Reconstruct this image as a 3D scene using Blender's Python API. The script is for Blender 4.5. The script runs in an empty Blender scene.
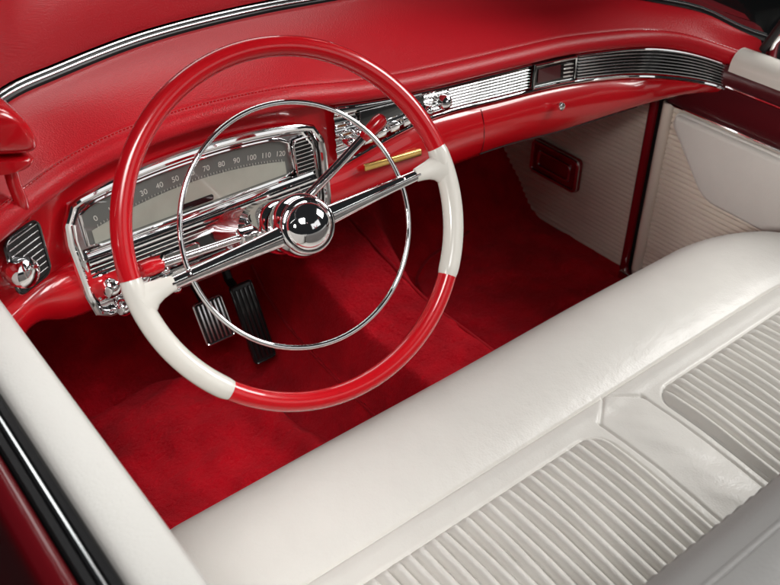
import bpy, bmesh, math, random
import numpy as np
from mathutils import Vector, Matrix
random.seed(4); rng=np.random.RandomState(3)
S=bpy.context.scene; COL=S.collection
S.view_settings.view_transform='Standard'; S.view_settings.look='None'; S.view_settings.exposure=0
# ---------------------------------------------------------------- camera
FPX=928.0
phi=math.atan2(700,FPX); psi=math.asin(0.4926/math.cos(phi))
F=Vector((math.sin(psi)*math.cos(phi),math.cos(psi)*math.cos(phi),-math.sin(phi)))
R=F.cross(Vector((0,0,1))).normalized(); U=R.cross(F).normalized()
W=Vector((-.38,0,.72))
def ray(u,v): return F+R*((u-390)/FPX)+U*((292.5-v)/FPX)
CAM=W-ray(300,222)*1.12
def at(u,v,x=None,y=None,z=None):
    d=ray(u,v)
    if x is not None: t=(x-CAM.x)/d.x
    elif y is not None: t=(y-CAM.y)/d.y
    else: t=(z-CAM.z)/d.z
    return CAM+d*t
cd=bpy.data.cameras.new('camera'); cam=bpy.data.objects.new('camera',cd); COL.objects.link(cam)
cam.matrix_world=Matrix(((R.x,U.x,-F.x,CAM.x),(R.y,U.y,-F.y,CAM.y),(R.z,U.z,-F.z,CAM.z),(0,0,0,1)))
cd.sensor_width=36; cd.lens=36*FPX/780; cd.clip_end=100; cd.clip_start=.01
cd.dof.use_dof=True; cd.dof.focus_distance=1.35; cd.dof.aperture_fstop=8
S.camera=cam
# ---------------------------------------------------------------- materials
def mat(name,col,rough=.5,metal=0,coat=0,bump=None,var=0,varscale=8,sheen=0,spec=.5,coatr=.05,ramp=None):
    m=bpy.data.materials.new(name); m.use_nodes=True; n=m.node_tree.nodes; l=m.node_tree.links
    b=n['Principled BSDF']; b.inputs['Base Color'].default_value=(*col,1)
    b.inputs['Roughness'].default_value=rough; b.inputs['Metallic'].default_value=metal
    b.inputs['Coat Weight'].default_value=coat; b.inputs['Coat Roughness'].default_value=coatr
    b.inputs['Specular IOR Level'].default_value=spec
    if sheen:
        b.inputs['Sheen Weight'].default_value=sheen; b.inputs['Sheen Roughness'].default_value=.45
        b.inputs['Sheen Tint'].default_value=(1,.10,.12,1)
    tc=n.new('ShaderNodeTexCoord')
    if var:
        no=n.new('ShaderNodeTexNoise'); no.inputs['Scale'].default_value=varscale; no.inputs['Detail'].default_value=8; no.inputs['Distortion'].default_value=.3
        l.new(tc.outputs['Object'],no.inputs['Vector'])
        fac=no.outputs['Fac']
        if ramp:
            mr=n.new('ShaderNodeMapRange'); mr.inputs[1].default_value=ramp[0]; mr.inputs[2].default_value=ramp[1]; l.new(fac,mr.inputs[0]); fac=mr.outputs[0]
        mx=n.new('ShaderNodeMix'); mx.data_type='RGBA'
        mx.inputs[6].default_value=(*[c*(1-var) for c in col],1); mx.inputs[7].default_value=(*[min(1,c*(1+var)) for c in col],1)
        l.new(fac,mx.inputs[0]); l.new(mx.outputs[2],b.inputs['Base Color'])
    if bump:
        prev=None
        for kind,sc,st,dist in bump:
            if kind=='noise':
                t=n.new('ShaderNodeTexNoise'); t.inputs['Detail'].default_value=4; o=t.outputs['Fac']
            else:
                t=n.new('ShaderNodeTexVoronoi'); o=t.outputs['Distance']
            t.inputs['Scale'].default_value=sc; l.new(tc.outputs['Object'],t.inputs['Vector'])
            bp=n.new('ShaderNodeBump'); bp.inputs['Strength'].default_value=st; bp.inputs['Distance'].default_value=dist
            l.new(o,bp.inputs['Height'])
            if prev: l.new(prev.outputs['Normal'],bp.inputs['Normal'])
            prev=bp
        l.new(prev.outputs['Normal'],b.inputs['Normal'])
    return m
M={}
M['red_leather']=mat('red_leather',(.56,.003,.012),.40,spec=.40,bump=[('voronoi',480,.45,.0006),('noise',11,.10,.003)],var=.12,varscale=5)
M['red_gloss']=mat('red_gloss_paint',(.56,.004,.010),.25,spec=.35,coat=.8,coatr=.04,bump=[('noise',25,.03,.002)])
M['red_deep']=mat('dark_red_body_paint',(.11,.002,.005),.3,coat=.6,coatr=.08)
M['maroon']=mat('maroon_vinyl',(.07,.006,.009),.3,coat=.5,coatr=.15,bump=[('voronoi',350,.2,.0005)])
M['red_plate']=mat('dark_red_enamel',(.20,.004,.010),.22,coat=.8,bump=[('noise',25,.03,.002)])
M['carpet']=mat('red_carpet',(.60,.004,.014),.95,sheen=.6,spec=.03,bump=[('noise',650,1,.005),('noise',120,.6,.007)],var=.28,varscale=12,ramp=(.3,.7))
M['carpet_edge']=mat('red_carpet_binding',(.40,.004,.012),.5,bump=[('noise',300,.4,.001)])
M['white_leather']=mat('white_leather',(.77,.745,.70),.38,bump=[('voronoi',300,.28,.0007),('noise',55,.45,.0022),('noise',14,.25,.005)],var=.06,varscale=12)
M['sill_leather']=mat('sill_white_vinyl',(.68,.665,.63),.5,bump=[('voronoi',300,.3,.0007),('noise',30,.3,.002)],var=.05,varscale=6)
M['shaded_leather']=mat('shaded_grey_leather',(.36,.35,.34),.5,bump=[('voronoi',300,.22,.0006),('noise',30,.3,.002)],var=.05,varscale=6)  # white backrest leather greyed, its shade put into the base colour
M['white_plastic']=mat('white_plastic',(.76,.73,.67),.25,coat=.6,var=.03)
M['cream']=mat('cream_vinyl',(.76,.67,.58),.5,bump=[('voronoi',300,.2,.0006)],var=.06,varscale=10)
M['chrome']=mat('chrome',(.93,.93,.94),.05,1,bump=[('noise',40,.04,.001)])
M['chrome_soft']=mat('brushed_chrome',(.76,.76,.78),.2,1)
M['black']=mat('black_rubber',(.012,.012,.013),.45,bump=[('noise',200,.2,.0005)])
M['black_gloss']=mat('black_gloss',(.01,.01,.011),.15,coat=.6)
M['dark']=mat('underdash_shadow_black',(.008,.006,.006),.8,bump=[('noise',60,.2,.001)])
M['gauge']=mat('gauge_face_grey',(.15,.155,.145),.3,coat=1,coatr=.02,var=.15,varscale=14)
M['gauge_light']=mat('gauge_track_pale',(.42,.43,.37),.25,coat=1,coatr=.02,var=.15,varscale=30)
M['ink']=mat('numeral_white',(.66,.65,.60),.5)
M['gold']=mat('gold_plate',(.85,.55,.18),.25,1)
M['concrete']=mat('studio_floor_dark',(.012,.012,.013),.6,var=.2)
g=bpy.data.materials.new('windscreen_glass'); g.use_nodes=True; n=g.node_tree.nodes; l=g.node_tree.links
n.remove(n['Principled BSDF']); tr=n.new('ShaderNodeBsdfTransparent'); gl=n.new('ShaderNodeBsdfGlossy'); gl.inputs['Roughness'].default_value=.02
fr=n.new('ShaderNodeFresnel'); fr.inputs['IOR'].default_value=1.2; mx=n.new('ShaderNodeMixShader')
tr.inputs['Color'].default_value=(.82,.87,.86,1)
l.new(fr.outputs[0],mx.inputs[0]); l.new(tr.outputs[0],mx.inputs[1]); l.new(gl.outputs[0],mx.inputs[2]); l.new(mx.outputs[0],n['Material Output'].inputs[0])
M['glass']=g
# ---------------------------------------------------------------- helpers
def thing(name,label,cat,loc=(0,0,0),group=None):
    o=bpy.data.objects.new(name,None); COL.objects.link(o); o.location=loc; o.empty_display_size=.05
    o['label']=label; o['category']=cat
    if group:o['group']=group
    return o
def tag(o,label,cat,group=None):
    o['label']=label; o['category']=cat
    if group:o['group']=group
    return o
def link(me,name,m,parent=None,local=False,angle=35,smooth=True):
    o=bpy.data.objects.new(name,me); COL.objects.link(o)
    me.materials.clear(); me.materials.append(M[m])
    if smooth:
        me.polygons.foreach_set('use_smooth',[True]*len(me.polygons)); me.set_sharp_from_angle(angle=math.radians(angle))
    if parent:
        o.parent=parent
        if not local and not parent.parent: o.matrix_parent_inverse=parent.matrix_basis.inverted()
    return o
def mk(name,vf,m,parent=None,local=False,angle=35,smooth=True):
    me=bpy.data.meshes.new(name); me.from_pydata([tuple(v) for v in vf[0]],[],vf[1]); me.validate(); me.update()
    bm=bmesh.new(); bm.from_mesh(me); bmesh.ops.recalc_face_normals(bm,faces=bm.faces); bm.to_mesh(me); bm.free()
    return link(me,name,m,parent,local,angle,smooth)
def join(*vfs):
    V=[];Fc=[]
    for v,f in vfs:
        o=len(V); V+=[tuple(p) for p in v]; Fc+=[[i+o for i in q] for q in f]
    return V,Fc
def loft(rows,closed=False):
    n=len(rows[0]); V=[tuple(p) for r in rows for p in r]; Fc=[]
    for i in range(len(rows)-1):
        for j in range(n-1 if not closed else n):
            a=i*n+j; b=i*n+(j+1)%n; Fc.append([a,b,b+n,a+n])
    return V,Fc
def cat(pts,k=10):
    P=[Vector(p) for p in pts]; P=[P[0]*2-P[1]]+P+[P[-1]*2-P[-2]]; out=[]
    for i in range(1,len(P)-2):
        for j in range(k):
            t=j/k; a,b,c,d=P[i-1:i+3]
            out.append(.5*((2*b)+(c-a)*t+(2*a-5*b+4*c-d)*t*t+(3*b-a-3*c+d)*t**3))
    out.append(P[-2]); return out
def tube(path,r,seg=14,closed=False,flat=1.0,up=None):
    P=[Vector(p) for p in path]; n=len(P); rr=r if isinstance(r,(list,tuple)) else [r]*n
    T=[]
    for i in range(n):
        a=P[i-1] if (i>0 or closed) else P[i]; b=P[(i+1)%n] if (i<n-1 or closed) else P[i]
        T.append((b-a).normalized())
    nrm=Vector(up) if up else (Vector((0,0,1)) if abs(T[0].z)<.9 else Vector((1,0,0)))
    rows=[]
    for i in range(n):
        nrm=(nrm-T[i]*nrm.dot(T[i])).normalized(); bn=T[i].cross(nrm)
        rows.append([P[i]+nrm*(rr[i]*flat*math.cos(2*math.pi*k/seg))+bn*(rr[i]*math.sin(2*math.pi*k/seg)) for k in range(seg)])
    if closed: rows.append(rows[0])
    V,Fc=loft(rows,True)
    if not closed:
        Fc.append(list(range(seg))[::-1]); Fc.append([len(V)-seg+k for k in range(seg)])
    return V,Fc
def frame_of(axis,up=(0,0,1)):
    z=Vector(axis).normalized(); x=Vector(up).cross(z)
    if x.length<1e-4: x=Vector((1,0,0))
    x.normalize(); y=z.cross(x); return x,y,z
def revolve(prof,c,axis,seg=40,up=(0,0,1)):
    x,y,z=frame_of(axis,up); c=Vector(c)
    rows=[[c+x*(r*math.cos(2*math.pi*k/seg))+y*(r*math.sin(2*math.pi*k/seg))+z*h for k in range(seg)] for r,h in prof]
    return loft(rows,True)
def rbox(c,size,bev=.002,axes=None,seg=3):
    bm=bmesh.new(); bmesh.ops.create_cube(bm,size=1)
    for v in bm.verts: v.co=Vector((v.co.x*size[0],v.co.y*size[1],v.co.z*size[2]))
    if bev: bmesh.ops.bevel(bm,geom=bm.edges[:],offset=bev,segments=seg,profile=.5,affect='EDGES')
    x,y,z=axes or (Vector((1,0,0)),Vector((0,1,0)),Vector((0,0,1))); c=Vector(c)
    bm.verts.index_update()
    V=[c+x*v.co.x+y*v.co.y+z*v.co.z for v in bm.verts]; Fc=[[v.index for v in f.verts] for f in bm.faces]; bm.free()
    return V,Fc
def plate(loop,dirn,depth,bev=.002,seg=3):
    bm=bmesh.new(); vs=[bm.verts.new(p) for p in loop]; f=bm.faces.new(vs)
    r=bmesh.ops.extrude_face_region(bm,geom=[f]); nv=[e for e in r['geom'] if isinstance(e,bmesh.types.BMVert)]
    d=Vector(dirn).normalized()*depth
    for v in nv: v.co+=d
    if bev:
        ns=set(nv); ed=[e for e in bm.edges if e.verts[0] in ns and e.verts[1] in ns]
        bmesh.ops.bevel(bm,geom=ed,offset=bev,segments=seg,profile=.5,affect='EDGES')
    bm.verts.index_update(); V=[v.co.copy() for v in bm.verts]; Fc=[[v.index for v in q.verts] for q in bm.faces]; bm.free()
    return V,Fc
def rrect(w,h,r,k=6):
    out=[]
    for cx,cy,a0 in ((w/2-r,h/2-r,0),(-w/2+r,h/2-r,90),(-w/2+r,-h/2+r,180),(w/2-r,-h/2+r,270)):
        for i in range(k+1):
            a=math.radians(a0+90*i/k); out.append((cx+r*math.cos(a),cy+r*math.sin(a)))
    return out
def text(name,s,size,c,xd,yd,m,parent,local=False,ext=.0004,align='CENTER'):
    cu=bpy.data.curves.new(name,'FONT'); cu.body=s; cu.size=size; cu.extrude=ext; cu.align_x=align; cu.align_y='CENTER'
    ob=bpy.data.objects.new(name,cu); COL.objects.link(ob); bpy.context.view_layer.update()
    me=bpy.data.meshes.new_from_object(ob.evaluated_get(bpy.context.evaluated_depsgraph_get()))
    bpy.data.objects.remove(ob); x=Vector(xd).normalized(); y=Vector(yd).normalized(); z=x.cross(y); c=Vector(c)
    for v in me.vertices: v.co=c+x*v.co.x+y*v.co.y+z*v.co.z
    return link(me,name,m,parent,local,smooth=False)
def knob(c,axis,r,h):
    return revolve([(r*.55,-h*.6),(r*.55,0),(r*.95,.0),(r,h*.12),(r,h*.6),(r*.93,h*.8),(r*.6,h*.97),(r*.25,h*1.03),(.0001,h*1.04)],c,axis,28)
def sm(a,b,x):
    t=np.clip((x-a)/(b-a),0,1); return t*t*(3-2*t)
def xcurve(pts,soft=0):
    D=cat(pts,16); xs=np.array([p.x for p in D]); o=np.argsort(xs); xs=xs[o]
    ys=np.array([p.y for p in D])[o]; zs=np.array([p.z for p in D])[o]
    X=np.linspace(xs[0],xs[-1],600); Y=np.interp(X,xs,ys); Z=np.interp(X,xs,zs)
    if soft:
        k=np.hanning(soft*2+1); k/=k.sum()
        Y=np.convolve(np.pad(Y,soft,'reflect',reflect_type='odd'),k,'valid'); Z=np.convolve(np.pad(Z,soft,'reflect',reflect_type='odd'),k,'valid')
    return lambda x:Vector((x,float(np.interp(x,X,Y)),float(np.interp(x,X,Z))))
V3=Vector
# ---------------------------------------------------------------- dashboard curves
L3=xcurve([V3((-.76,.10,.745)),at(0,238,y=.18),at(62,187,y=.25),at(120,155,y=.262),at(200,127,y=.268),at(290,107,y=.268),at(345,102,y=.267),
           at(415,90,y=.266),at(530,62,y=.27),at(570,53,y=.275),at(650,45,x=.60),at(700,52,x=.68),at(738,68,x=.745),V3((.80,.09,.557))],34)
L0=xcurve([V3((-.78,.10,.80)),V3((-.72,.22,.80)),at(0,108,z=.80),at(60,78,z=.795),at(150,43,z=.79),at(250,17,z=.78),at(340,0,z=.77),V3((.2,.49,.75)),
           V3((.38,.47,.725)),V3((.54,.42,.695)),at(640,0,x=.66),at(705,12,x=.73),at(737,30,x=.765),V3((.80,.10,.62))],14)
L4=xcurve([V3((-.76,.13,.63)),V3((-.58,.25,.61)),V3((-.2,.262,.605)),at(335,165,y=.262),at(420,119,y=.265),at(500,97,y=.268),at(570,81,y=.27),at(640,75,x=.595),at(700,81,x=.675),at(734,91,x=.742),V3((.80,.085,.520))],18)
L5=xcurve([V3((-.76,.12,.545)),at(30,325,y=.22),at(78,318,y=.245),V3((-.38,.255,.525)),at(335,215,y=.255),at(420,180,y=.255),at(500,150,y=.26),at(560,134,y=.258),at(620,114,y=.25),at(685,93,x=.70),at(720,92,x=.745),V3((.80,.08,.500))],12)
XS=np.linspace(-.74,.785,156)
def off(c,dy,dz): return [c(x)+V3((0,dy,dz)) for x in XS]
dash=thing('dashboard','red padded car dashboard with chrome instrument panel behind the steering wheel','dashboard',(0,.3,.6))
rows=[off(L3,.022,-.004),off(L3,.006,-.003),off(L3,-.003,-.002),off(L3,-.0085,.001),off(L3,-.0125,.006),off(L3,-.0135,.013),off(L3,-.0115,.020),off(L3,-.007,.0255),off(L3,.0,.029),off(L3,.006,.0302),off(L3,.009,.0300),off(L3,.0105,.0280),off(L3,.012,.0300)]
for t in (.03,.08,.16,.26,.38,.5,.62,.74,.86,.94,1.0):
    r=[]
    for x in XS:
        a=L3(x)+V3((0,.012,.030)); b=L0(x)
        p=a.lerp(b,t); p.z+=.010*math.sin(math.pi*t); r.append(p)
    rows.append(r)
mk('padded_top',loft(rows),'red_leather',dash,angle=60)
st=[]
for k in range(0,int((XS[-1]-XS[0])/.0055)):
    x=XS[0]+.0055*k; a=L3(x)+V3((0,.005,.0305)); b=L3(x+.0036)+V3((0,.005,.0305)); st.append(tube([a,b],.0007,5))
mk('stitching',join(*st),'red_gloss',dash)
def face_row(a,b,t,bul):
    return [a(x).lerp(b(x),t)+V3((0,-bul,0)) for x in XS]
rows=[off(L3,.018,-.003),off(L3,.01,-.005),face_row(L4,L4,0,-.006),face_row(L4,L4,0,.004)]
rows[3]=[p+V3((0,0,-.004)) for p in rows[3]]
for t,bul in ((.12,.012),(.35,.019),(.6,.019),(.82,.012),(.95,.002),(1.0,-.008)): rows.append(face_row(L4,L5,t,bul))
rows.append(off(L5,.03,-.004))
mk('lower_panel',loft(rows),'red_gloss',dash,angle=50)
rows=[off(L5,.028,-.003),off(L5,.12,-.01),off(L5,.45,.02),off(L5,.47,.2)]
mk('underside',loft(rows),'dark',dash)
xs2=[x for x in XS if x>-.145]
mk('trim_bead',tube([L4(x)+V3((0,-.008,0)) for x in xs2],.0036,8),'chrome',dash)
mk('trim_bead',tube([L3(x)+V3((0,-.004,-.006)) for x in xs2],.0028,8),'chrome',dash)
def strip(x0,x1,name,m,nr,amp=.0022,base=.002):
    X=np.linspace(x0,x1,max(6,int((x1-x0)/.012))); rows=[]
    for i in range(nr*6+1):
        t=.07+.86*i/(nr*6); d=base+amp*abs(math.sin(math.pi*i/6))
        rows.append([L3(x).lerp(L4(x),t)+V3((0,-d,0)) for x in X])
    return mk(name,loft(rows),m,dash,angle=80)
xa=at(447,100,y=.265).x; xb=at(530,75,y=.268).x; xc=at(573,68,y=.272).x
strip(-.145,xa,'radio_panel','chrome',5,.003)
strip(xa,xb,'fluted_trim','chrome',8,.0042)
def facept(x,t,d): return L3(x).lerp(L4(x),t)+V3((0,-d,0))
r=[]
for i in range(1,8):
    t=.07+.86*i/8
    r.append(tube([facept(x,t,.0026) for x in np.linspace(xa+.002,xb-.002,14)],.0008,6))
mk('flute_grooves',join(*r),'black_gloss',dash)
strip(xc,.775,'grille_trim','black_gloss',8,.003)
r=[]
for i in range(8):
    t=.07+.86*(i+.5)/8
    r.append(tube([facept(x,t,.0062) for x in np.linspace(xc+.006,.77,30)],.0012,6))
mk('grille_bars',join(*r),'chrome_soft',dash)
X=np.linspace(xb,xc,8)
mk('clock',loft([[L3(x).lerp(L4(x),t)+V3((0,-d,0)) for x in X] for t,d in ((.04,.0),(.08,.008),(.92,.008),(.97,.0))]),'black_gloss',dash)
ck=dash.children[-1]
fr=[facept(xb+.004,.1,.010),facept(xc-.004,.1,.010),facept(xc-.004,.9,.010),facept(xb+.004,.9,.010)]
mk('clock_frame',tube(fr,.0024,8,True),'chrome',ck,local=True)
mk('clock_dial',plate([facept(xb+.014,.26,.009),facept(xc-.045,.26,.009),facept(xc-.045,.74,.009),facept(xb+.014,.74,.009)],(0,-1,0),.001,0),'maroon',ck,local=True)
mk('clock_bars',join(*[tube([facept(xc-.038,t,.010),facept(xc-.012,t,.010)],.0016,6) for t in (.3,.44,.58,.72)]),'chrome',ck,local=True)
for u,v,rad in ((441,101,.012),(424,109,.008),(358,133,.011),(346,140,.008)):
    p=at(u,v,y=.250); mk('radio_knob',knob(p,(0,-1,.15),rad,.020),'chrome',dash)
mk('radio_dial',plate([facept(-.10,.18,.007),facept(.03,.18,.007),facept(.03,.5,.007),facept(-.10,.5,.007)],(0,-1,0),.003,.0008),'black_gloss',dash)
for i in range(5):
    x=-.09+.027*i; mk('radio_button',rbox(facept(x,.74,.011),(.018,.012,.012),.0015),'chrome',dash)
mk('glovebox_lock',knob(at(560,106,y=.236),(0,-1,.1),.0075,.008),'chrome',dash)
mk('glovebox_seam',tube([L4(x).lerp(L5(x),.9)+V3((0,-.0075,0)) for x in np.linspace(.16,.58,30)],.0011,6),'dark',dash)
mk('glovebox_seam',tube([L4(.16).lerp(L5(.16),t)+V3((0,-.0195*math.sin(math.pi*min(1,t*1.05))**.5,0)) for t in np.linspace(.08,.9,12)],.0006,6),'maroon',dash)
a=at(364,168,y=.236); b=at(421,152,y=.236); d=(b-a)
mk('gold_nameplate',rbox((a+b)/2,(d.length,.006,.0125),.002,(d.normalized(),V3((0,1,0)),V3((0,0,1)))),'gold',dash)
# ---------------------------------------------------------------- instrument cluster
th=math.radians(8); CX=V3((1,0,0)); CY=V3((0,math.sin(th),math.cos(th))); CZ=V3((0,-math.cos(th),math.sin(th)))
CC=V3((-.385,.246,.616))
def cp(u,v,w=0): return CC+CX*u*1.035+CY*v+CZ*w
def topv(u): return .096-.020*(abs(u+.01)/.19)**2.2
out=[]
for i in range(31):
    u=-.192+.384*i/30; e=min(1,(.192-abs(u))/.022); out.append((u,topv(u)-.022*(1-math.sqrt(max(0,1-(1-e)**2)))))
bot=[(.194,.03),(.192,-.04),(.186,-.075),(.17,-.088),(0,-.09),(-.17,-.088),(-.184,-.080),(-.190,-.05),(-.195,.03)]
outline=out+bot
mk('instrument_cluster',plate([cp(u*.99,v*.99,-.012) for u,v in outline],CZ,.010,0),'chrome_soft',dash); cl=dash.children[-1]
mk('cluster_frame',tube([cp(u,v,.012) for u,v in outline],.0058,10,True,up=CZ),'chrome',cl,local=True)
mk('cluster_bezel',loft([[cp(u*k,v*k2,w_) for u,v in outline+[outline[0]]] for k,k2,w_ in ((.995,.99,.010),(.975,.955,.006),(.955,.915,.001))]),'chrome',cl,local=True)
mk('cluster_frame',tube([cp(u*.972,v*.945,.0075) for u,v in outline],.0018,8,True,up=CZ),'black_gloss',cl,local=True)
mk('cluster_frame',tube([cp(u*.945,v*.895,.003) for u,v in outline],.0030,8,True,up=CZ),'chrome',cl,local=True)
gf=[]
for i in range(25):
    u=-.170+.314*i/24; gf.append((u,topv(u)-.016-.016*max(0,(abs(u+.014)-.13)/.028)**2*.5))
gf+=[(.146,.016),(.13,.008),(-.15,.008),(-.170,.014)]
mk('gauge_face',plate([cp(u,v,-.004) for u,v in gf],CZ,.003,0),'gauge',cl,local=True)
mk('gauge_rim',tube([cp(u,v,.001) for u,v in gf],.0026,8,True,up=CZ),'chrome',cl,local=True)
tr_=[(-.160+.295*i/24,0) for i in range(25)]
def arc(u): return .053-.019*(abs(u+.012)/.15)**2
mk('speed_track',loft([[cp(u,(arc(u)-.003) if o else .012,-.0002) for u,_ in tr_] for o in (0,1)]),'gauge_light',cl,local=True)
for i in range(13):
    u=-.151+.281*i/12; sl=-.019*2*(u+.012)/.0225
    xd=(CX+CY*sl).normalized(); yd=CZ.cross(xd)
    text('speed_numeral',str(i*10),.0112,cp(u,arc(u)+.0095,-.0004),xd,yd,'ink',cl,local=True,ext=.0002)
tk=[]
for i in range(61):
    u=-.151+.281*i/60; h=.005 if i%5==0 else .0025
    tk.append(rbox(cp(u,arc(u)+.001-h/2,.0003),(.0006,h,.0005),0,(CX,CY,CZ)))
mk('speed_ticks',join(*tk),'ink',cl,local=True,smooth=False)
mk('odometer',plate([cp(u-.01,v+.018,-.001) for u,v in rrect(.05,.009,.003)],CZ,.002,.0005),'black_gloss',cl,local=True)
mk('chrome_step',loft([[cp(u,v,w_) for u in (-.176,.176)] for v,w_ in ((.007,.001),(.004,.006),(.000,.007),(-.004,.010))]),'chrome',cl,local=True)
for v,rd,w_ in ((-.008,.0046,.008),(-.0175,.0028,.005),(-.024,.0028,.005),(-.0305,.0028,.005),(-.070,.0035,.006),(-.077,.003,.006)):
    mk('chrome_bar',tube([cp(-.178,v,w_),cp(.178,v,w_)],rd,10),'chrome',cl,local=True)
mk('lower_recess',plate([cp(u,v-.050,-.001) for u,v in rrect(.34,.032,.010)],CZ,.002,0),'black_gloss',cl,local=True)
for u,tx in ((-.05,'TEMP'),(.045,'FUEL')):
    mk('small_gauge',plate([cp(a+u,b-.050,.002) for a,b in rrect(.055,.022,.006)],CZ,.002,.0005),'gauge',cl,local=True)
    mk('small_gauge_rim',tube([cp(a+u,b-.050,.004) for a,b in rrect(.055,.022,.006)],.0018,6,True,up=CZ),'chrome',cl,local=True)
    text('gauge_word',tx,.008,cp(u,-.050,.0045),CX,CY,'ink',cl,local=True)
for u,v,rad in ((-.160,-.050,.0135),(-.118,-.052,.0115),(-.152,-.084,.012),(-.112,-.084,.009),(.135,-.05,.0105),(-.085,-.052,.007),(-.075,-.086,.008)):
    mk('control_knob',knob(cp(u,v,.006),CZ,rad,.024),'chrome',cl,local=True)
bars=[tube([cp(.152,v,.004),cp(.184,v-.001,.004)],.0009,6) for v in np.linspace(-.02,.055,13)]
mk('side_grille',plate([cp(u+.167,v+.018,.000) for u,v in rrect(.034,.084,.008)],CZ,.003,0),'black_gloss',cl,local=True)
mk('side_grille_bars',join(*bars),'chrome_soft',cl,local=True)
mk('side_grille_rim',tube([cp(u+.167,v+.018,.004) for u,v in rrect(.034,.084,.008)],.0022,8,True,up=CZ),'chrome',cl,local=True)
# left air vent
vc=at(20,256,y=.205); nrm=V3((.45,-.85,.1)).normalized()
vx=V3((.88,.47,0)).normalized(); vz=V3((0,0,1))
def vp(u,v,w=0): return vc+vx*u+vz*v+nrm*w
mk('air_vent',plate([vp(u,v,.010) for u,v in rrect(.058,.080,.012)],nrm,.003,0),'black',dash); av=dash.children[-1]
mk('vent_frame',tube([vp(u,v,.013) for u,v in rrect(.058,.080,.012)],.0022,8,True,up=nrm),'black_gloss',av,local=True)
mk('vent_bars',join(*[tube([vp(-.025,v,.014),vp(.025,v,.014)],.0008,6) for v in np.linspace(-.03,.034,8)]),'chrome_soft',av,local=True)
mk('vent_knob',knob(vp(-.024,-.004,.016),nrm,.0190,.024),'chrome',av,local=True)
# ---------------------------------------------------------------- steering wheel
WW=W+V3((.002,0,-.006))
SK=Matrix.Rotation(math.radians(-6),4,'Z')
sw=thing('steering_wheel','large red steering wheel with two white grips, chrome horn ring and chrome hub','steering wheel',WW)
sw.rotation_mode='QUATERNION'; MW=SK@Matrix.Rotation(math.radians(60),4,'X')@Matrix.Rotation(math.radians(5.5),4,'Z')
sw.rotation_quaternion=MW.to_quaternion()
RR=.2145; rt=.0123
def arcp(R_,a0,a1,n,z=0): return [V3((R_*math.cos(math.radians(a0+(a1-a0)*i/n)),R_*math.sin(math.radians(a0+(a1-a0)*i/n)),z)) for i in range(n+1)]
mk('upper_rim',tube(arcp(RR,6,174,90),rt,20,up=(0,0,1)),'red_gloss',sw,True)
mk('lower_rim',tube(arcp(RR,222,320,60),rt,20,up=(0,0,1)),'red_gloss',sw,True)
for a0,a1,s in ((-40,6,1),(174,222,-1)):
    n=30; rr=[rt*1.10]*(n+1); rr[0]=rt*.98; rr[-1]=rt*.98; rr[1]=rr[-2]=rt*1.07
    body=tube(arcp(RR,a0,a1,n),rr,20,up=(0,0,1))
    stub=tube([V3((s*q,w2,w)) for q,w2,w in ((.212,-.005,0),(.205,-.003,.0005),(.197,-.0015,.001),(.188,-.0005,.002),(.178,0,.003),(.170,0,.0032))],[.026,.0200,.0150,.0120,.0102,.0088],18,up=(0,0,1),flat=.55)
    mk('white_grip',join(body,stub),'white_plastic',sw,True,angle=60)
for s in (1,-1):
    P=[V3((s*q,0,w)) for q,w in ((.174,.003),(.14,.004),(.10,.006),(.065,.010),(.035,.012))]
    main=tube([p-V3((0,.0006,.001)) for p in P],[.0072,.0080,.0092,.0108,.0125],20,up=(0,0,1),flat=.75)
    ridge=tube([p+V3((0,-.0006,q)) for p,q in zip(P,(.0046,.0052,.0060,.0072,.0084))],[.0018,.0018,.0020,.0022,.0024],10,up=(0,0,1))
    mk('spoke',join(main,ridge),'chrome',sw,True,angle=60)
mk('horn_ring',tube(arcp(.1485,0,360,140,-.002)[:-1],.0032,12,True,up=(0,0,1)),'chrome',sw,True)
for s in (1,-1): mk('horn_ring_clip',rbox((s*.1485,0,.003),(.010,.012,.011),.004),'chrome',sw,True)
k=.9
mk('hub',revolve([(a*k,b) for a,b in [(.024,-.05),(.034,-.036),(.040,-.022),(.043,-.010),(.0440,-.002),(.0435,.006),(.042,.011),(.0405,.014),(.0390,.0165)]],(0,0,0),(0,0,1),56),'chrome',sw,True,angle=70)
mk('hub_cap',revolve([(a*k,b) for a,b in [(.0385,.016),(.0388,.0195),(.0375,.0225),(.0350,.0240),(.0335,.0240),(.0325,.0258),(.030,.0298),(.026,.0335),(.021,.0367),(.015,.0392),(.009,.0407),(.004,.0414),(.0001,.0416)]],(0,0,0),(0,0,1),56),'chrome',sw,True,angle=80)
hc=sw.children[-1]
mk('hub_groove',revolve([(.0342*k,.0236),(.0345*k,.0248),(.0330*k,.0252),(.0325*k,.0242)],(0,0,0),(0,0,1),48),'black_gloss',hc,True)
vv=[tube([V3((-.008,.006,.0398)),V3((0,-.004,.0414))],.0006,8),tube([V3((.008,.006,.0398)),V3((0,-.004,.0414))],.0006,8)]
mk('v_emblem',join(*vv),'red_plate',hc,True)
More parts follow.
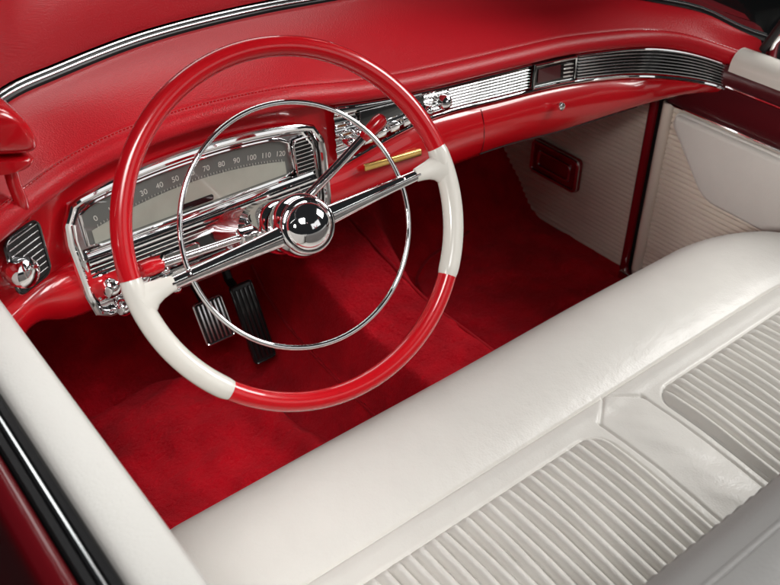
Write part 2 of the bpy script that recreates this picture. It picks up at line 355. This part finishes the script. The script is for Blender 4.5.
# ---------------------------------------------------------------- column and levers
A=SK.to_3x3()@V3((0,math.cos(math.radians(30)),-math.sin(math.radians(30))))
sc=thing('steering_column','chrome and red steering column running down behind the steering wheel hub','steering column',WW+A*.06)
mk('column_jacket',revolve([(.0300,.045),(.034,.05),(.036,.065),(.036,.135),(.030,.145)],WW,A,36),'chrome',sc)
mk('column_tube',revolve([(.029,.13),(.029,.85)],WW,A,30),'red_gloss',sc)
b0=WW+A*.085; kn=at(373,128,y=.055)
d=(kn-b0)
mk('gear_lever',tube(cat([b0,b0+V3((.03,.004,.012)),b0+d*.55+V3((0,.004,-.006)),b0+d*.93],8),.0062,12),'chrome',sc); gv=sc.children[-1]
dn=d.normalized()
mk('lever_knob',tube([kn-dn*.020,kn-dn*.018,kn-dn*.005,kn+dn*.010,kn+dn*.018,kn+dn*.021],[.005,.0068,.0088,.0100,.0080,.003],16),'red_gloss',gv,True)
mk('lever_boss',rbox(b0+V3((.032,.004,.013)),(.04,.02,.02),.006),'chrome',sc)
t1=at(150,268,y=.055); d=t1-b0; dn=d.normalized()
mk('turn_signal_lever',tube(cat([b0,b0+V3((-.04,.003,.002)),t1-dn*.01],8),.0052,12),'chrome',sc); tv=sc.children[-1]
mk('lever_knob',tube([t1-dn*.018,t1-dn*.014,t1,t1+dn*.012,t1+dn*.016],[.0045,.0085,.0100,.0085,.003],16),'red_gloss',tv,True)
mk('lever_boss',rbox(b0+V3((-.04,.003,.002)),(.03,.022,.022),.006),'chrome',sc)
# ---------------------------------------------------------------- sensor pod
base=at(24,214,y=.222)
sp=thing('headlight_sensor','rounded red pod on a slim stalk standing on the far left of the dash top','light sensor',base)
def smoothloop(P,it=3):
    for _ in range(it):
        Q=[]
        for i in range(len(P)):
            a=P[i]; b=P[(i+1)%len(P)]; Q+=[a.lerp(b,.25),a.lerp(b,.75)]
        P=Q
    return P
def podmesh(hs,y0,prof):
    a_=smoothloop([at(u,v,y=y0) for u,v in hs]); c_=sum(a_,V3((0,0,0)))/len(a_)
    rows=[[c_+(p-c_)*k+V3((0,t,0)) for p in a_] for t,k in prof]
    vf=loft(rows,True); nn_=len(a_); vf[1].append(list(range(nn_))); vf[1].append([len(vf[0])-nn_+i for i in range(nn_)]); return vf
mk('sensor_housing',podmesh([(-50,122),(-25,106),(8,108),(30,122),(42,140),(44,156),(20,159),(-50,162)],.180,((0,.60),(.002,.74),(.006,.86),(.013,.95),(.022,1.0),(.05,1.0),(.064,.95),(.073,.84),(.078,.6))),'red_gloss',sp,angle=50)
mk('housing_base',podmesh([(-50,161),(0,160),(38,158),(38,166),(26,173),(4,179),(-50,181)],.186,((0,.70),(.003,.86),(.009,.97),(.03,1),(.055,.97),(.062,.8))),'red_gloss',sp,angle=50)
mk('stalk',tube(cat([at(24,216,y=.226),at(22,205,y=.204),at(14,184,y=.204),at(10,168,y=.206)],6),.0080,12),'red_gloss',sp)
# ---------------------------------------------------------------- floor
nx,ny=481,441
gx=np.linspace(-.72,.72,nx); gy=np.linspace(-.32,1.0,ny)
XX,YY=np.meshgrid(gx,gy)
def medge(y): return -.205-.15*sm(.38,.62,y)-.01*np.sin(np.asarray(y)*22)
def fz(x,y):
    x=np.asarray(x,float); y=np.asarray(y,float)
    wl=.155+.035*sm(.45,.8,y); wr=.165+.10*sm(.30,.75,y); ht=.190+.10*sm(.25,.75,y)
    wd=np.where(x<0,wl,wr)
    tun=ht*sm(0,1,(wd+.035-np.abs(x))/.12)
    toe=np.maximum(0,y-.58)*.95*sm(.53,.68,y)
    rug=.034*sm(0,.022,(medge(y)-x))*sm(0,.012,x+.67)*sm(0,.022,.60-y)
    rug2=.012*sm(0,.010,(x-.245))*sm(0,.012,.67-x)*sm(0,.012,.56-y)
    roll=.022*np.exp(-((x-medge(y)+.045)/.030)**2)*sm(.62,.5,y)
    pad=.020*sm(0,.018,.105-np.abs(x+.02))*sm(0,.02,.62-y)
    heel=.026*np.exp(-(((x+.40)/.12)**2+((y-.46)/.09)**2)**1.5)
    lum=.010*np.sin(x*14+2*np.sin(y*9))*np.sin(y*17+1.5)
    return np.maximum(tun,0)+toe+rug+rug2+roll+pad+heel+lum*sm(-.12,-.25,x)+.004*np.sin(x*9+y*5)
pile=np.zeros_like(XX)
for k in range(34):
    q=rng.uniform(0,6.28); f=rng.uniform(35,170); pile+=.00042*np.sin(f*(XX*math.cos(q)+YY*math.sin(q))+rng.rand()*6.28)
ZZ=fz(XX,YY)+rng.rand(ny,nx)*.0018+pile
V=np.stack([XX,YY,ZZ],-1).reshape(-1,3).tolist()
Fc=[[j*nx+i,j*nx+i+1,(j+1)*nx+i+1,(j+1)*nx+i] for j in range(ny-1) for i in range(nx-1)]
fl=mk('floor',(V,Fc),'carpet',angle=180); fl['kind']='structure'
def onfloor(path,r,name,m):
    P=cat(path,10); P=[V3((p.x,p.y,float(fz(p.x,p.y))+r*.6)) for p in P]
    o=mk(name,tube(P,r,8),m); o['kind']='structure'; return o
onfloor([(.238,-.1,0),(.238,.2,0),(.242,.38,0),(.26,.52,0),(.33,.60,0),(.5,.62,0)],.0036,'floor_seam','carpet_edge')
onfloor([(.090,-.1,0),(.090,.2,0),(.090,.61,0)],.0036,'floor_seam','carpet_edge')
onfloor([(-.130,-.1,0),(-.130,.2,0),(-.130,.61,0)],.0036,'floor_seam','carpet_edge')
onfloor([(float(medge(y))-.004,y,0) for y in (-.1,.05,.15,.25,.35,.42,.47,.52,.57,.60)],.0038,'floor_seam','carpet_edge')
gr=mk('ground',loft([[(-8,-8,-.38),(8,-8,-.38)],[(-8,8,-.38),(8,8,-.38)]]),'concrete',smooth=False); gr['kind']='structure'
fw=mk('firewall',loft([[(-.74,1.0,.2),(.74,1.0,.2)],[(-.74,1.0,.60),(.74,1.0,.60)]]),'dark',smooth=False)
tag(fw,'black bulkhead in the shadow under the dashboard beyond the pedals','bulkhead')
# ---------------------------------------------------------------- pedals
def pedal(c,w,h,tilt,roll,name,label,m,ribs,pm='black'):
    n=V3((roll,-math.cos(tilt),math.sin(tilt))).normalized(); x=V3((1,0,0)); x=(x-n*x.dot(n)).normalized(); y=n.cross(x)
    t=thing(name,label,'pedal',c)
    mk('pedal_pad',rbox(c,(w,h,.014),.005,(x,y,n)),pm,t)
    mk('tread_ribs',join(*[rbox(c+x*((i+.5)/ribs-.5)*w*.86+n*.0085,(w*.86/ribs*.5,h*.9,.004),.001,(x,y,n)) for i in range(ribs)]),m,t)
    mk('pedal_frame',tube([c+x*a+y*b+n*.006 for a,b in rrect(w,h,.006)],.0022,8,True,up=n),'chrome_soft' if ribs==6 else 'black_gloss',t)
    mk('pedal_arm',tube([c-n*.006+y*h*.3,c+V3((0,.08,.06)),c+V3((0,.16,.20))],.009,10),'black',t)
pedal(at(213,320,y=.53),.060,.086,math.radians(30),-.05,'brake_pedal','ribbed brake pedal with metal edge, left of the long black pedal','chrome_soft',6)
pedal(at(252,322,y=.50),.047,.165,math.radians(26),.04,'accelerator_pedal','long narrow black accelerator pedal just right of the ribbed brake pedal','black_gloss',4)
# ---------------------------------------------------------------- bench seat
seat=thing('bench_seat','wide white leather front bench seat with pleated cushion panels','car seat',(0,-.3,.0))
NC=1201; cx_=np.linspace(-.675,.645,NC)
ctrl=[(-.06,.04),(-.012,.10),(.008,.20),(.014,.265),(.010,.305),(-.006,.336),(-.034,.358),(-.070,.371),(-.110,.376),(-.150,.373),(-.180,.366),(-.198,.359)]
cc=[(p.x,p.y) for p in cat([(a,b,0) for a,b in ctrl],5)]
ys=[p[0] for p in cc]+list(np.arange(-.2002,-.330,-.0022))+list(np.arange(-.334,-.60,-.0042))
zs=[p[1] for p in cc]+[.3595]*(len(ys)-len(cc))
ys=np.array(ys); zs=np.array(zs)
Xg,Yg=np.meshgrid(cx_,ys); Zg=np.repeat(zs[:,None],NC,1)
def sdr(x,y,x0,x1,y0,y1,r):
    qx=np.abs(x-(x0+x1)/2)-(x1-x0)/2+r; qy=np.abs(y-(y0+y1)/2)-(y1-y0)/2+r
    return np.hypot(np.maximum(qx,0),np.maximum(qy,0))+np.minimum(np.maximum(qx,qy),0)-r
XM=.006
def pl(x,y):
    h=0
    for x0,x1 in ((-.63,XM-.064),(XM+.064,.61)):
        sd=sdr(x,y,x0,x1,-.75,-.248,.036)
        fade=np.clip(-sd/.011,0,1)**.55
        ph=(x-x1)/.0192
        idx=np.floor(ph)
        wob=.03*np.sin(y*38+idx*2.1)+.03*np.sin(y*17+idx*1.3)
        rib=np.abs(np.sin(np.pi*(ph+wob)))**.58
        h=h+fade*(.0120*rib*(1+.08*np.sin(idx*5.3+y*21))-.002)-.0035*np.exp(-((sd-.001)/.0022)**2)
    return h
dz=pl(Xg,Yg)
dz-=.0065*np.exp(-((Yg+.203)/.0024)**2)
dz+=.003*np.exp(-((Yg+.222)/.012)**2)
for sx in (-1,1):
    dist=np.abs((Xg-XM)*sx-.048)
    dz-=.0032*np.exp(-(dist/.0024)**2)*sm(-.232,-.245,Yg)
    ln=np.abs((Yg+.205)+((Xg-XM)*sx)*.75)/1.25
    dz-=.0042*np.exp(-(ln/.0024)**2)*((Xg-XM)*sx>0)*((Xg-XM)*sx<.05)
dz+=.006*np.exp(-((Xg-XM)/.034)**2)*sm(-.235,-.28,Yg)
cm=np.exp(-((Xg-XM)/.05)**2)*sm(-.22,-.25,Yg)
dz+=cm*(.0006*np.sin(Yg*110+4*np.sin(Xg*40))+.0004*np.sin(Yg*55+Xg*90))
for k in range(16):
    fx=rng.uniform(1.5,7); fy=rng.uniform(3,14); dz=dz+.0005*np.sin(fx*Xg*2+rng.rand()*6)*np.sin(fy*Yg+rng.rand()*6)
dz+=np.exp(-((Yg+.225)/.018)**2)*.0004*np.sin(Xg*95+3*np.sin(Xg*23))
Zg=Zg+np.where((np.arange(len(ys))>8)[:,None],dz,0)
Zg-=.02*sm(-.30,-.55,Yg)
c=np.clip(np.where(Xg>0,(Xg-.42)/.225,(-Xg-.60)/.075),0,.995); am=np.where(Xg>0,.15,.045); wf=sm(-.42,-.16,Yg)
Yg=Yg-(am*(1-np.sqrt(1-c**2)))*wf
c2=np.clip(np.where(Xg>0,(Xg-.585)/.06,(-Xg-.63)/.045),0,1); Zg=Zg-Zg*.14*(1-np.sqrt(1-c2**2))
G=np.stack([Xg,Yg,Zg],-1)
e0=G[:,:1].copy(); e0[:,:,2]=np.minimum(e0[:,:,2],.05); e1=G[:,-1:].copy(); e1[:,:,2]=np.minimum(e1[:,:,2],.05)
G=np.concatenate([e0,G,e1],1); nn=G.shape[1]; mm=G.shape[0]
V=G.reshape(-1,3).tolist(); Fc=[[j*nn+i,j*nn+i+1,(j+1)*nn+i+1,(j+1)*nn+i] for j in range(mm-1) for i in range(nn-1)]
mk('seat_cushion',(V,Fc),'white_leather',seat,angle=75)
ctrl=[(-.50,.31),(-.505,.38),(-.52,.48),(-.545,.58),(-.562,.64),(-.578,.675),(-.60,.695),(-.635,.703),(-.67,.695),(-.695,.67),(-.71,.60),(-.73,.40),(-.74,.10)]
pp=cat([(a,b,0) for a,b in ctrl],7); xb_=np.linspace(-.64,.64,521); rows=[]
for i,p in enumerate(pp):
    r=[]
    for x in xb_:
        e=min(1,(.64-abs(x))/.06); k=1-math.sqrt(max(0,1-(1-e)**2)); rib=0
        if p.y<.60 and p.x>-.60 and .05<abs(x)<.59: rib=.006*abs(math.sin(math.pi*x/.0192))**.6
        r.append(V3((x,p.x+rib-.03*k,p.y-.035*k*(p.y>.6)-.004*math.exp(-(x/.004)**2)*(p.y>.5))))
    rows.append(r)
mk('seat_backrest',loft(rows),'shaded_leather',seat,angle=75)
mk('backrest_piping',tube([V3((x,-.615,.7005)) for x in np.linspace(-.58,.58,40)],.0035,8),'shaded_leather',seat)
# ---------------------------------------------------------------- driver door
YD=np.linspace(.42,-1.0,60)
def ext(prof,xoff=0): return loft([[V3((px,y,pz)) for y in YD] for px,pz in prof])
dd=thing('driver_door','driver side door top with white padded sill, at the left edge beside the seat','car door',(-.76,-.2,.3))
prof=[(-.70,.10),(-.702,.40),(-.708,.62),(-.714,.695),(-.718,.711),(-.724,.717),(-.742,.7195),(-.757,.7185),(-.764,.714),(-.7665,.702),(-.767,.66)]
pp=[(p.x,p.y) for p in cat([(a,b,0) for a,b in prof],4)]
mk('padded_sill',ext(pp),'sill_leather',dd,angle=60)
mk('window_seal',ext([(-.766,.66),(-.767,.698),(-.770,.703),(-.776,.703),(-.778,.69),(-.784,.69),(-.786,.704),(-.792,.704),(-.795,.68)]),'black',dd,angle=40)
mk('chrome_strip',tube([V3((-.781,y,.701)) for y in YD],.0030,8),'chrome_soft',dd)
pr2=cat([(-.794,.68,0),(-.796,.700,0),(-.802,.7065,0),(-.812,.705,0),(-.820,.695,0),(-.824,.66,0),(-.828,.55,0),(-.84,.35,0),(-.83,.1,0),(-.80,-.1,0)],4)
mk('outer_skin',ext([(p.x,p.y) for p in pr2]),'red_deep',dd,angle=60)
# ---------------------------------------------------------------- passenger side
YP=np.linspace(.262,-.95,70)
pd=thing('passenger_door','passenger side door with ribbed cream trim and maroon upper band, right of the footwell','car door',(.75,-.2,.2))
def extp(prof,Y=YP): return loft([[V3((px,y,pz)) for y in Y] for px,pz in prof])
cp_=cat([(.712,.572,0),(.714,.590,0),(.722,.604,0),(.738,.612,0),(.756,.610,0),(.768,.600,0)],4)
mk('door_sill',extp([(p.x,p.y) for p in cp_],np.linspace(.135,-.95,50)),'white_plastic',pd,angle=60)
mk('upper_band',extp([(.722,.580),(.716,.572),(.713,.55),(.712,.50),(.714,.462),(.722,.452)]),'maroon',pd,angle=40)
YC=np.linspace(.13,-.95,40)
mk('chrome_strip',tube([V3((.710,y,.542)) for y in YC],.0030,8),'chrome',pd)
mk('chrome_strip',tube([V3((.711,y,.459)) for y in YP],.0028,8),'chrome',pd)
def ribs(z0,z1,x0,pitch,amp):
    out=[];n=int(round((z1-z0)/pitch))*8
    for i in range(n+1): out.append((x0-amp*abs(math.sin(math.pi*i/8))**.75,z0+(z1-z0)*i/n))
    return out
mk('ribbed_panel',extp(ribs(.03,.452,.722,.0125,.0058)),'cream',pd,angle=80)
mk('edge_roll',tube([V3((.716,.256,z)) for z in np.linspace(.0,.46,24)],.013,12),'cream',pd)
mk('lower_trim',extp([(.716,.034),(.710,.03),(.710,.005),(.72,.0)]),'chrome_soft',pd)
c1=at(676,122,x=.714); c2=at(706,198,x=.714); c3=at(790,246,x=.714)
def rounded(pts,r,k=7):
    out=[]; n=len(pts)
    for i in range(n):
        p=pts[i]; a=(pts[i-1]-p); b=(pts[(i+1)%n]-p); ra=min(r,a.length*.45,b.length*.45)
        A_=p+a.normalized()*ra; B_=p+b.normalized()*ra
        for j in range(k+1):
            t=j/k; out.append(A_*(1-t)**2+p*2*t*(1-t)+B_*t*t)
    return out
slope=(c3.z-c2.z)/(c3.y-c2.y)
poly=[V3((.716,c1.y,c1.z)),V3((.716,c2.y,c2.z)),V3((.716,-.60,c2.z+slope*(-.60-c2.y)*.4)),V3((.716,-.60,.446)),V3((.716,c1.y-.004,.446))]
lp=rounded(poly,.032)
mk('armrest_panel',plate(lp,(-1,0,0),.020,.010,5),'white_leather',pd,angle=80)
mk('panel_piping',tube([p+V3((-.003,0,0)) for p in lp],.0045,10,True,up=(1,0,0)),'white_leather',pd)
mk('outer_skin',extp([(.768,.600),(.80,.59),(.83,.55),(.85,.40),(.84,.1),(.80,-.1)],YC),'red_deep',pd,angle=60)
YK=np.linspace(.285,.82,30)
kp=thing('kick_panel','ribbed cream side panel with a chrome framed vent in the passenger footwell','trim panel',(.72,.5,.0))
mk('ribbed_panel',extp(ribs(.0,.52,.722,.0125,.0058),YK),'cream',kp,angle=80)
mk('edge_roll',tube([V3((.714,.291,z)) for z in np.linspace(.0,.50,24)],.011,12),'red_plate',kp)
hc_=at(556,165,x=.708)
def hp(a,b,w=0): return V3((.712-w,hc_.y+a,hc_.z+b))
mk('vent_cover',plate([hp(a,b,0) for a,b in rrect(.160,.092,.012)],(-1,0,0),.010,.004),'red_plate',kp); vcv=kp.children[-1]
mk('vent_frame',tube([hp(a,b,.011) for a,b in rrect(.150,.082,.010)],.0050,10,True,up=(1,0,0)),'chrome_soft',vcv,True)
mk('vent_frame',tube([hp(a,b,.012) for a,b in rrect(.104,.042,.010)],.0040,10,True,up=(1,0,0)),'chrome_soft',vcv,True)
mk('vent_inner',plate([hp(a,b,.0085) for a,b in rrect(.108,.046,.008)],(-1,0,0),.003,.001),'red_plate',vcv,True)
js=mk('door_pillar',loft([[V3((.735,y,z)) for y in (.24,.31)] for z in (-.02,.6)]),'dark',smooth=False)
tag(js,'dark door pillar gap between the ribbed kick panel and the passenger door','pillar')
sl=mk('door_sill_plate',join(rbox((.70,-.1,.012),(.05,.76,.024),.006)),'chrome_soft')
tag(sl,'metal sill plate along the bottom of the passenger doorway','sill plate')
# ---------------------------------------------------------------- cowl, hood, windscreen
XH=np.linspace(-.775,.795,120)
def offh(dy,dz,k=1.0): return [V3((x*k,L0(x).y+dy,L0(x).z+dz)) for x in XH]
body=thing('car_bodywork','dark red bonnet and cowl of the car beyond the windscreen','car body',(0,1,.3))
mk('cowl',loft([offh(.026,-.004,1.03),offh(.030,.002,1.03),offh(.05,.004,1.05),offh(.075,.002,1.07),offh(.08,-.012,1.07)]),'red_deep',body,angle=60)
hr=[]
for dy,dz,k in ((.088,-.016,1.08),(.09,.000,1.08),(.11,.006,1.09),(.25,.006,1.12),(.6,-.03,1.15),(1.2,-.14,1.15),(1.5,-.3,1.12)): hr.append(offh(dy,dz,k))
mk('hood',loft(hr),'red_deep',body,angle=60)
ws=thing('windscreen','curved wraparound windscreen with chrome and black rubber surround above the dash','windscreen',(0,.4,.78))
mk('rubber_seal',tube(offh(.012,.000),.0085,10),'black',ws)
mk('chrome_surround',tube(offh(.004,.008),.0015,10),'chrome_soft',ws)
mk('chrome_surround',tube(offh(.023,.001,1.03),.0016,10),'chrome_soft',ws)
gr_=[]
for t in np.linspace(0,1,8):
    gr_.append([V3((x*(1-.06*t),L0(x).y+.012-.20*t-.03*math.sin(t*3.14),L0(x).z+.004+.40*t)) for x in XH])
mk('glass',loft(gr_),'glass',ws)
mk('header_rail',tube(gr_[-1],.014,12),'chrome',ws)
for s,i in ((1,-1),(-1,0)):
    a=gr_[0][i]; b=gr_[-1][i]
    mk('windscreen_pillar',tube([a+V3((s*.004,-.022,-.05)),a+V3((s*.004,-.022,.0)),b+V3((s*.004,-.014,0))],[.015,.013,.012],14),'chrome',ws)
    mk('pillar_seal',tube([a+V3((-s*.012,-.008,-.02)),b+V3((-s*.010,-.004,0))],.008,10),'black',ws)
# ---------------------------------------------------------------- lights
w=bpy.data.worlds.new('World'); S.world=w; w.use_nodes=True
w.node_tree.nodes['Background'].inputs['Color'].default_value=(.92,.95,1,1); w.node_tree.nodes['Background'].inputs['Strength'].default_value=.018
def area(loc,target,sx,sy,e,col=(1,1,1),spread=None):
    ld=bpy.data.lights.new('softbox','AREA'); ld.shape='RECTANGLE'; ld.size=sx; ld.size_y=sy; ld.energy=e; ld.color=col
    if spread: ld.spread=math.radians(spread)
    o=bpy.data.objects.new('softbox',ld); COL.objects.link(o); o.location=loc
    o.rotation_euler=(Vector(target)-Vector(loc)).to_track_quat('-Z','Y').to_euler()
area((2.1,-.85,2.2),(-.25,.2,.2),1.1,1.1,64,(1,.985,.96))
area((.5,2.5,2.5),(0,.1,.6),2.2,.8,26,(1,.99,.98))
area((-1.25,-1.15,2.3),(-.58,.30,.0),.9,.7,2.5,(1,.985,.97),38)  # added fill lamp, unseen, lifts the driver footwell
area((.9,-3.2,2.1),(-.2,0,.6),2.4,1.3,9,(1,.99,.98))  # unseen softbox added behind so the chrome has something bright to reflect
area((-1.7,-.7,1.5),(.74,-.02,.42),.5,.3,.48,(1,.97,.93),20)  # narrow lamp added out of view to brighten the passenger door
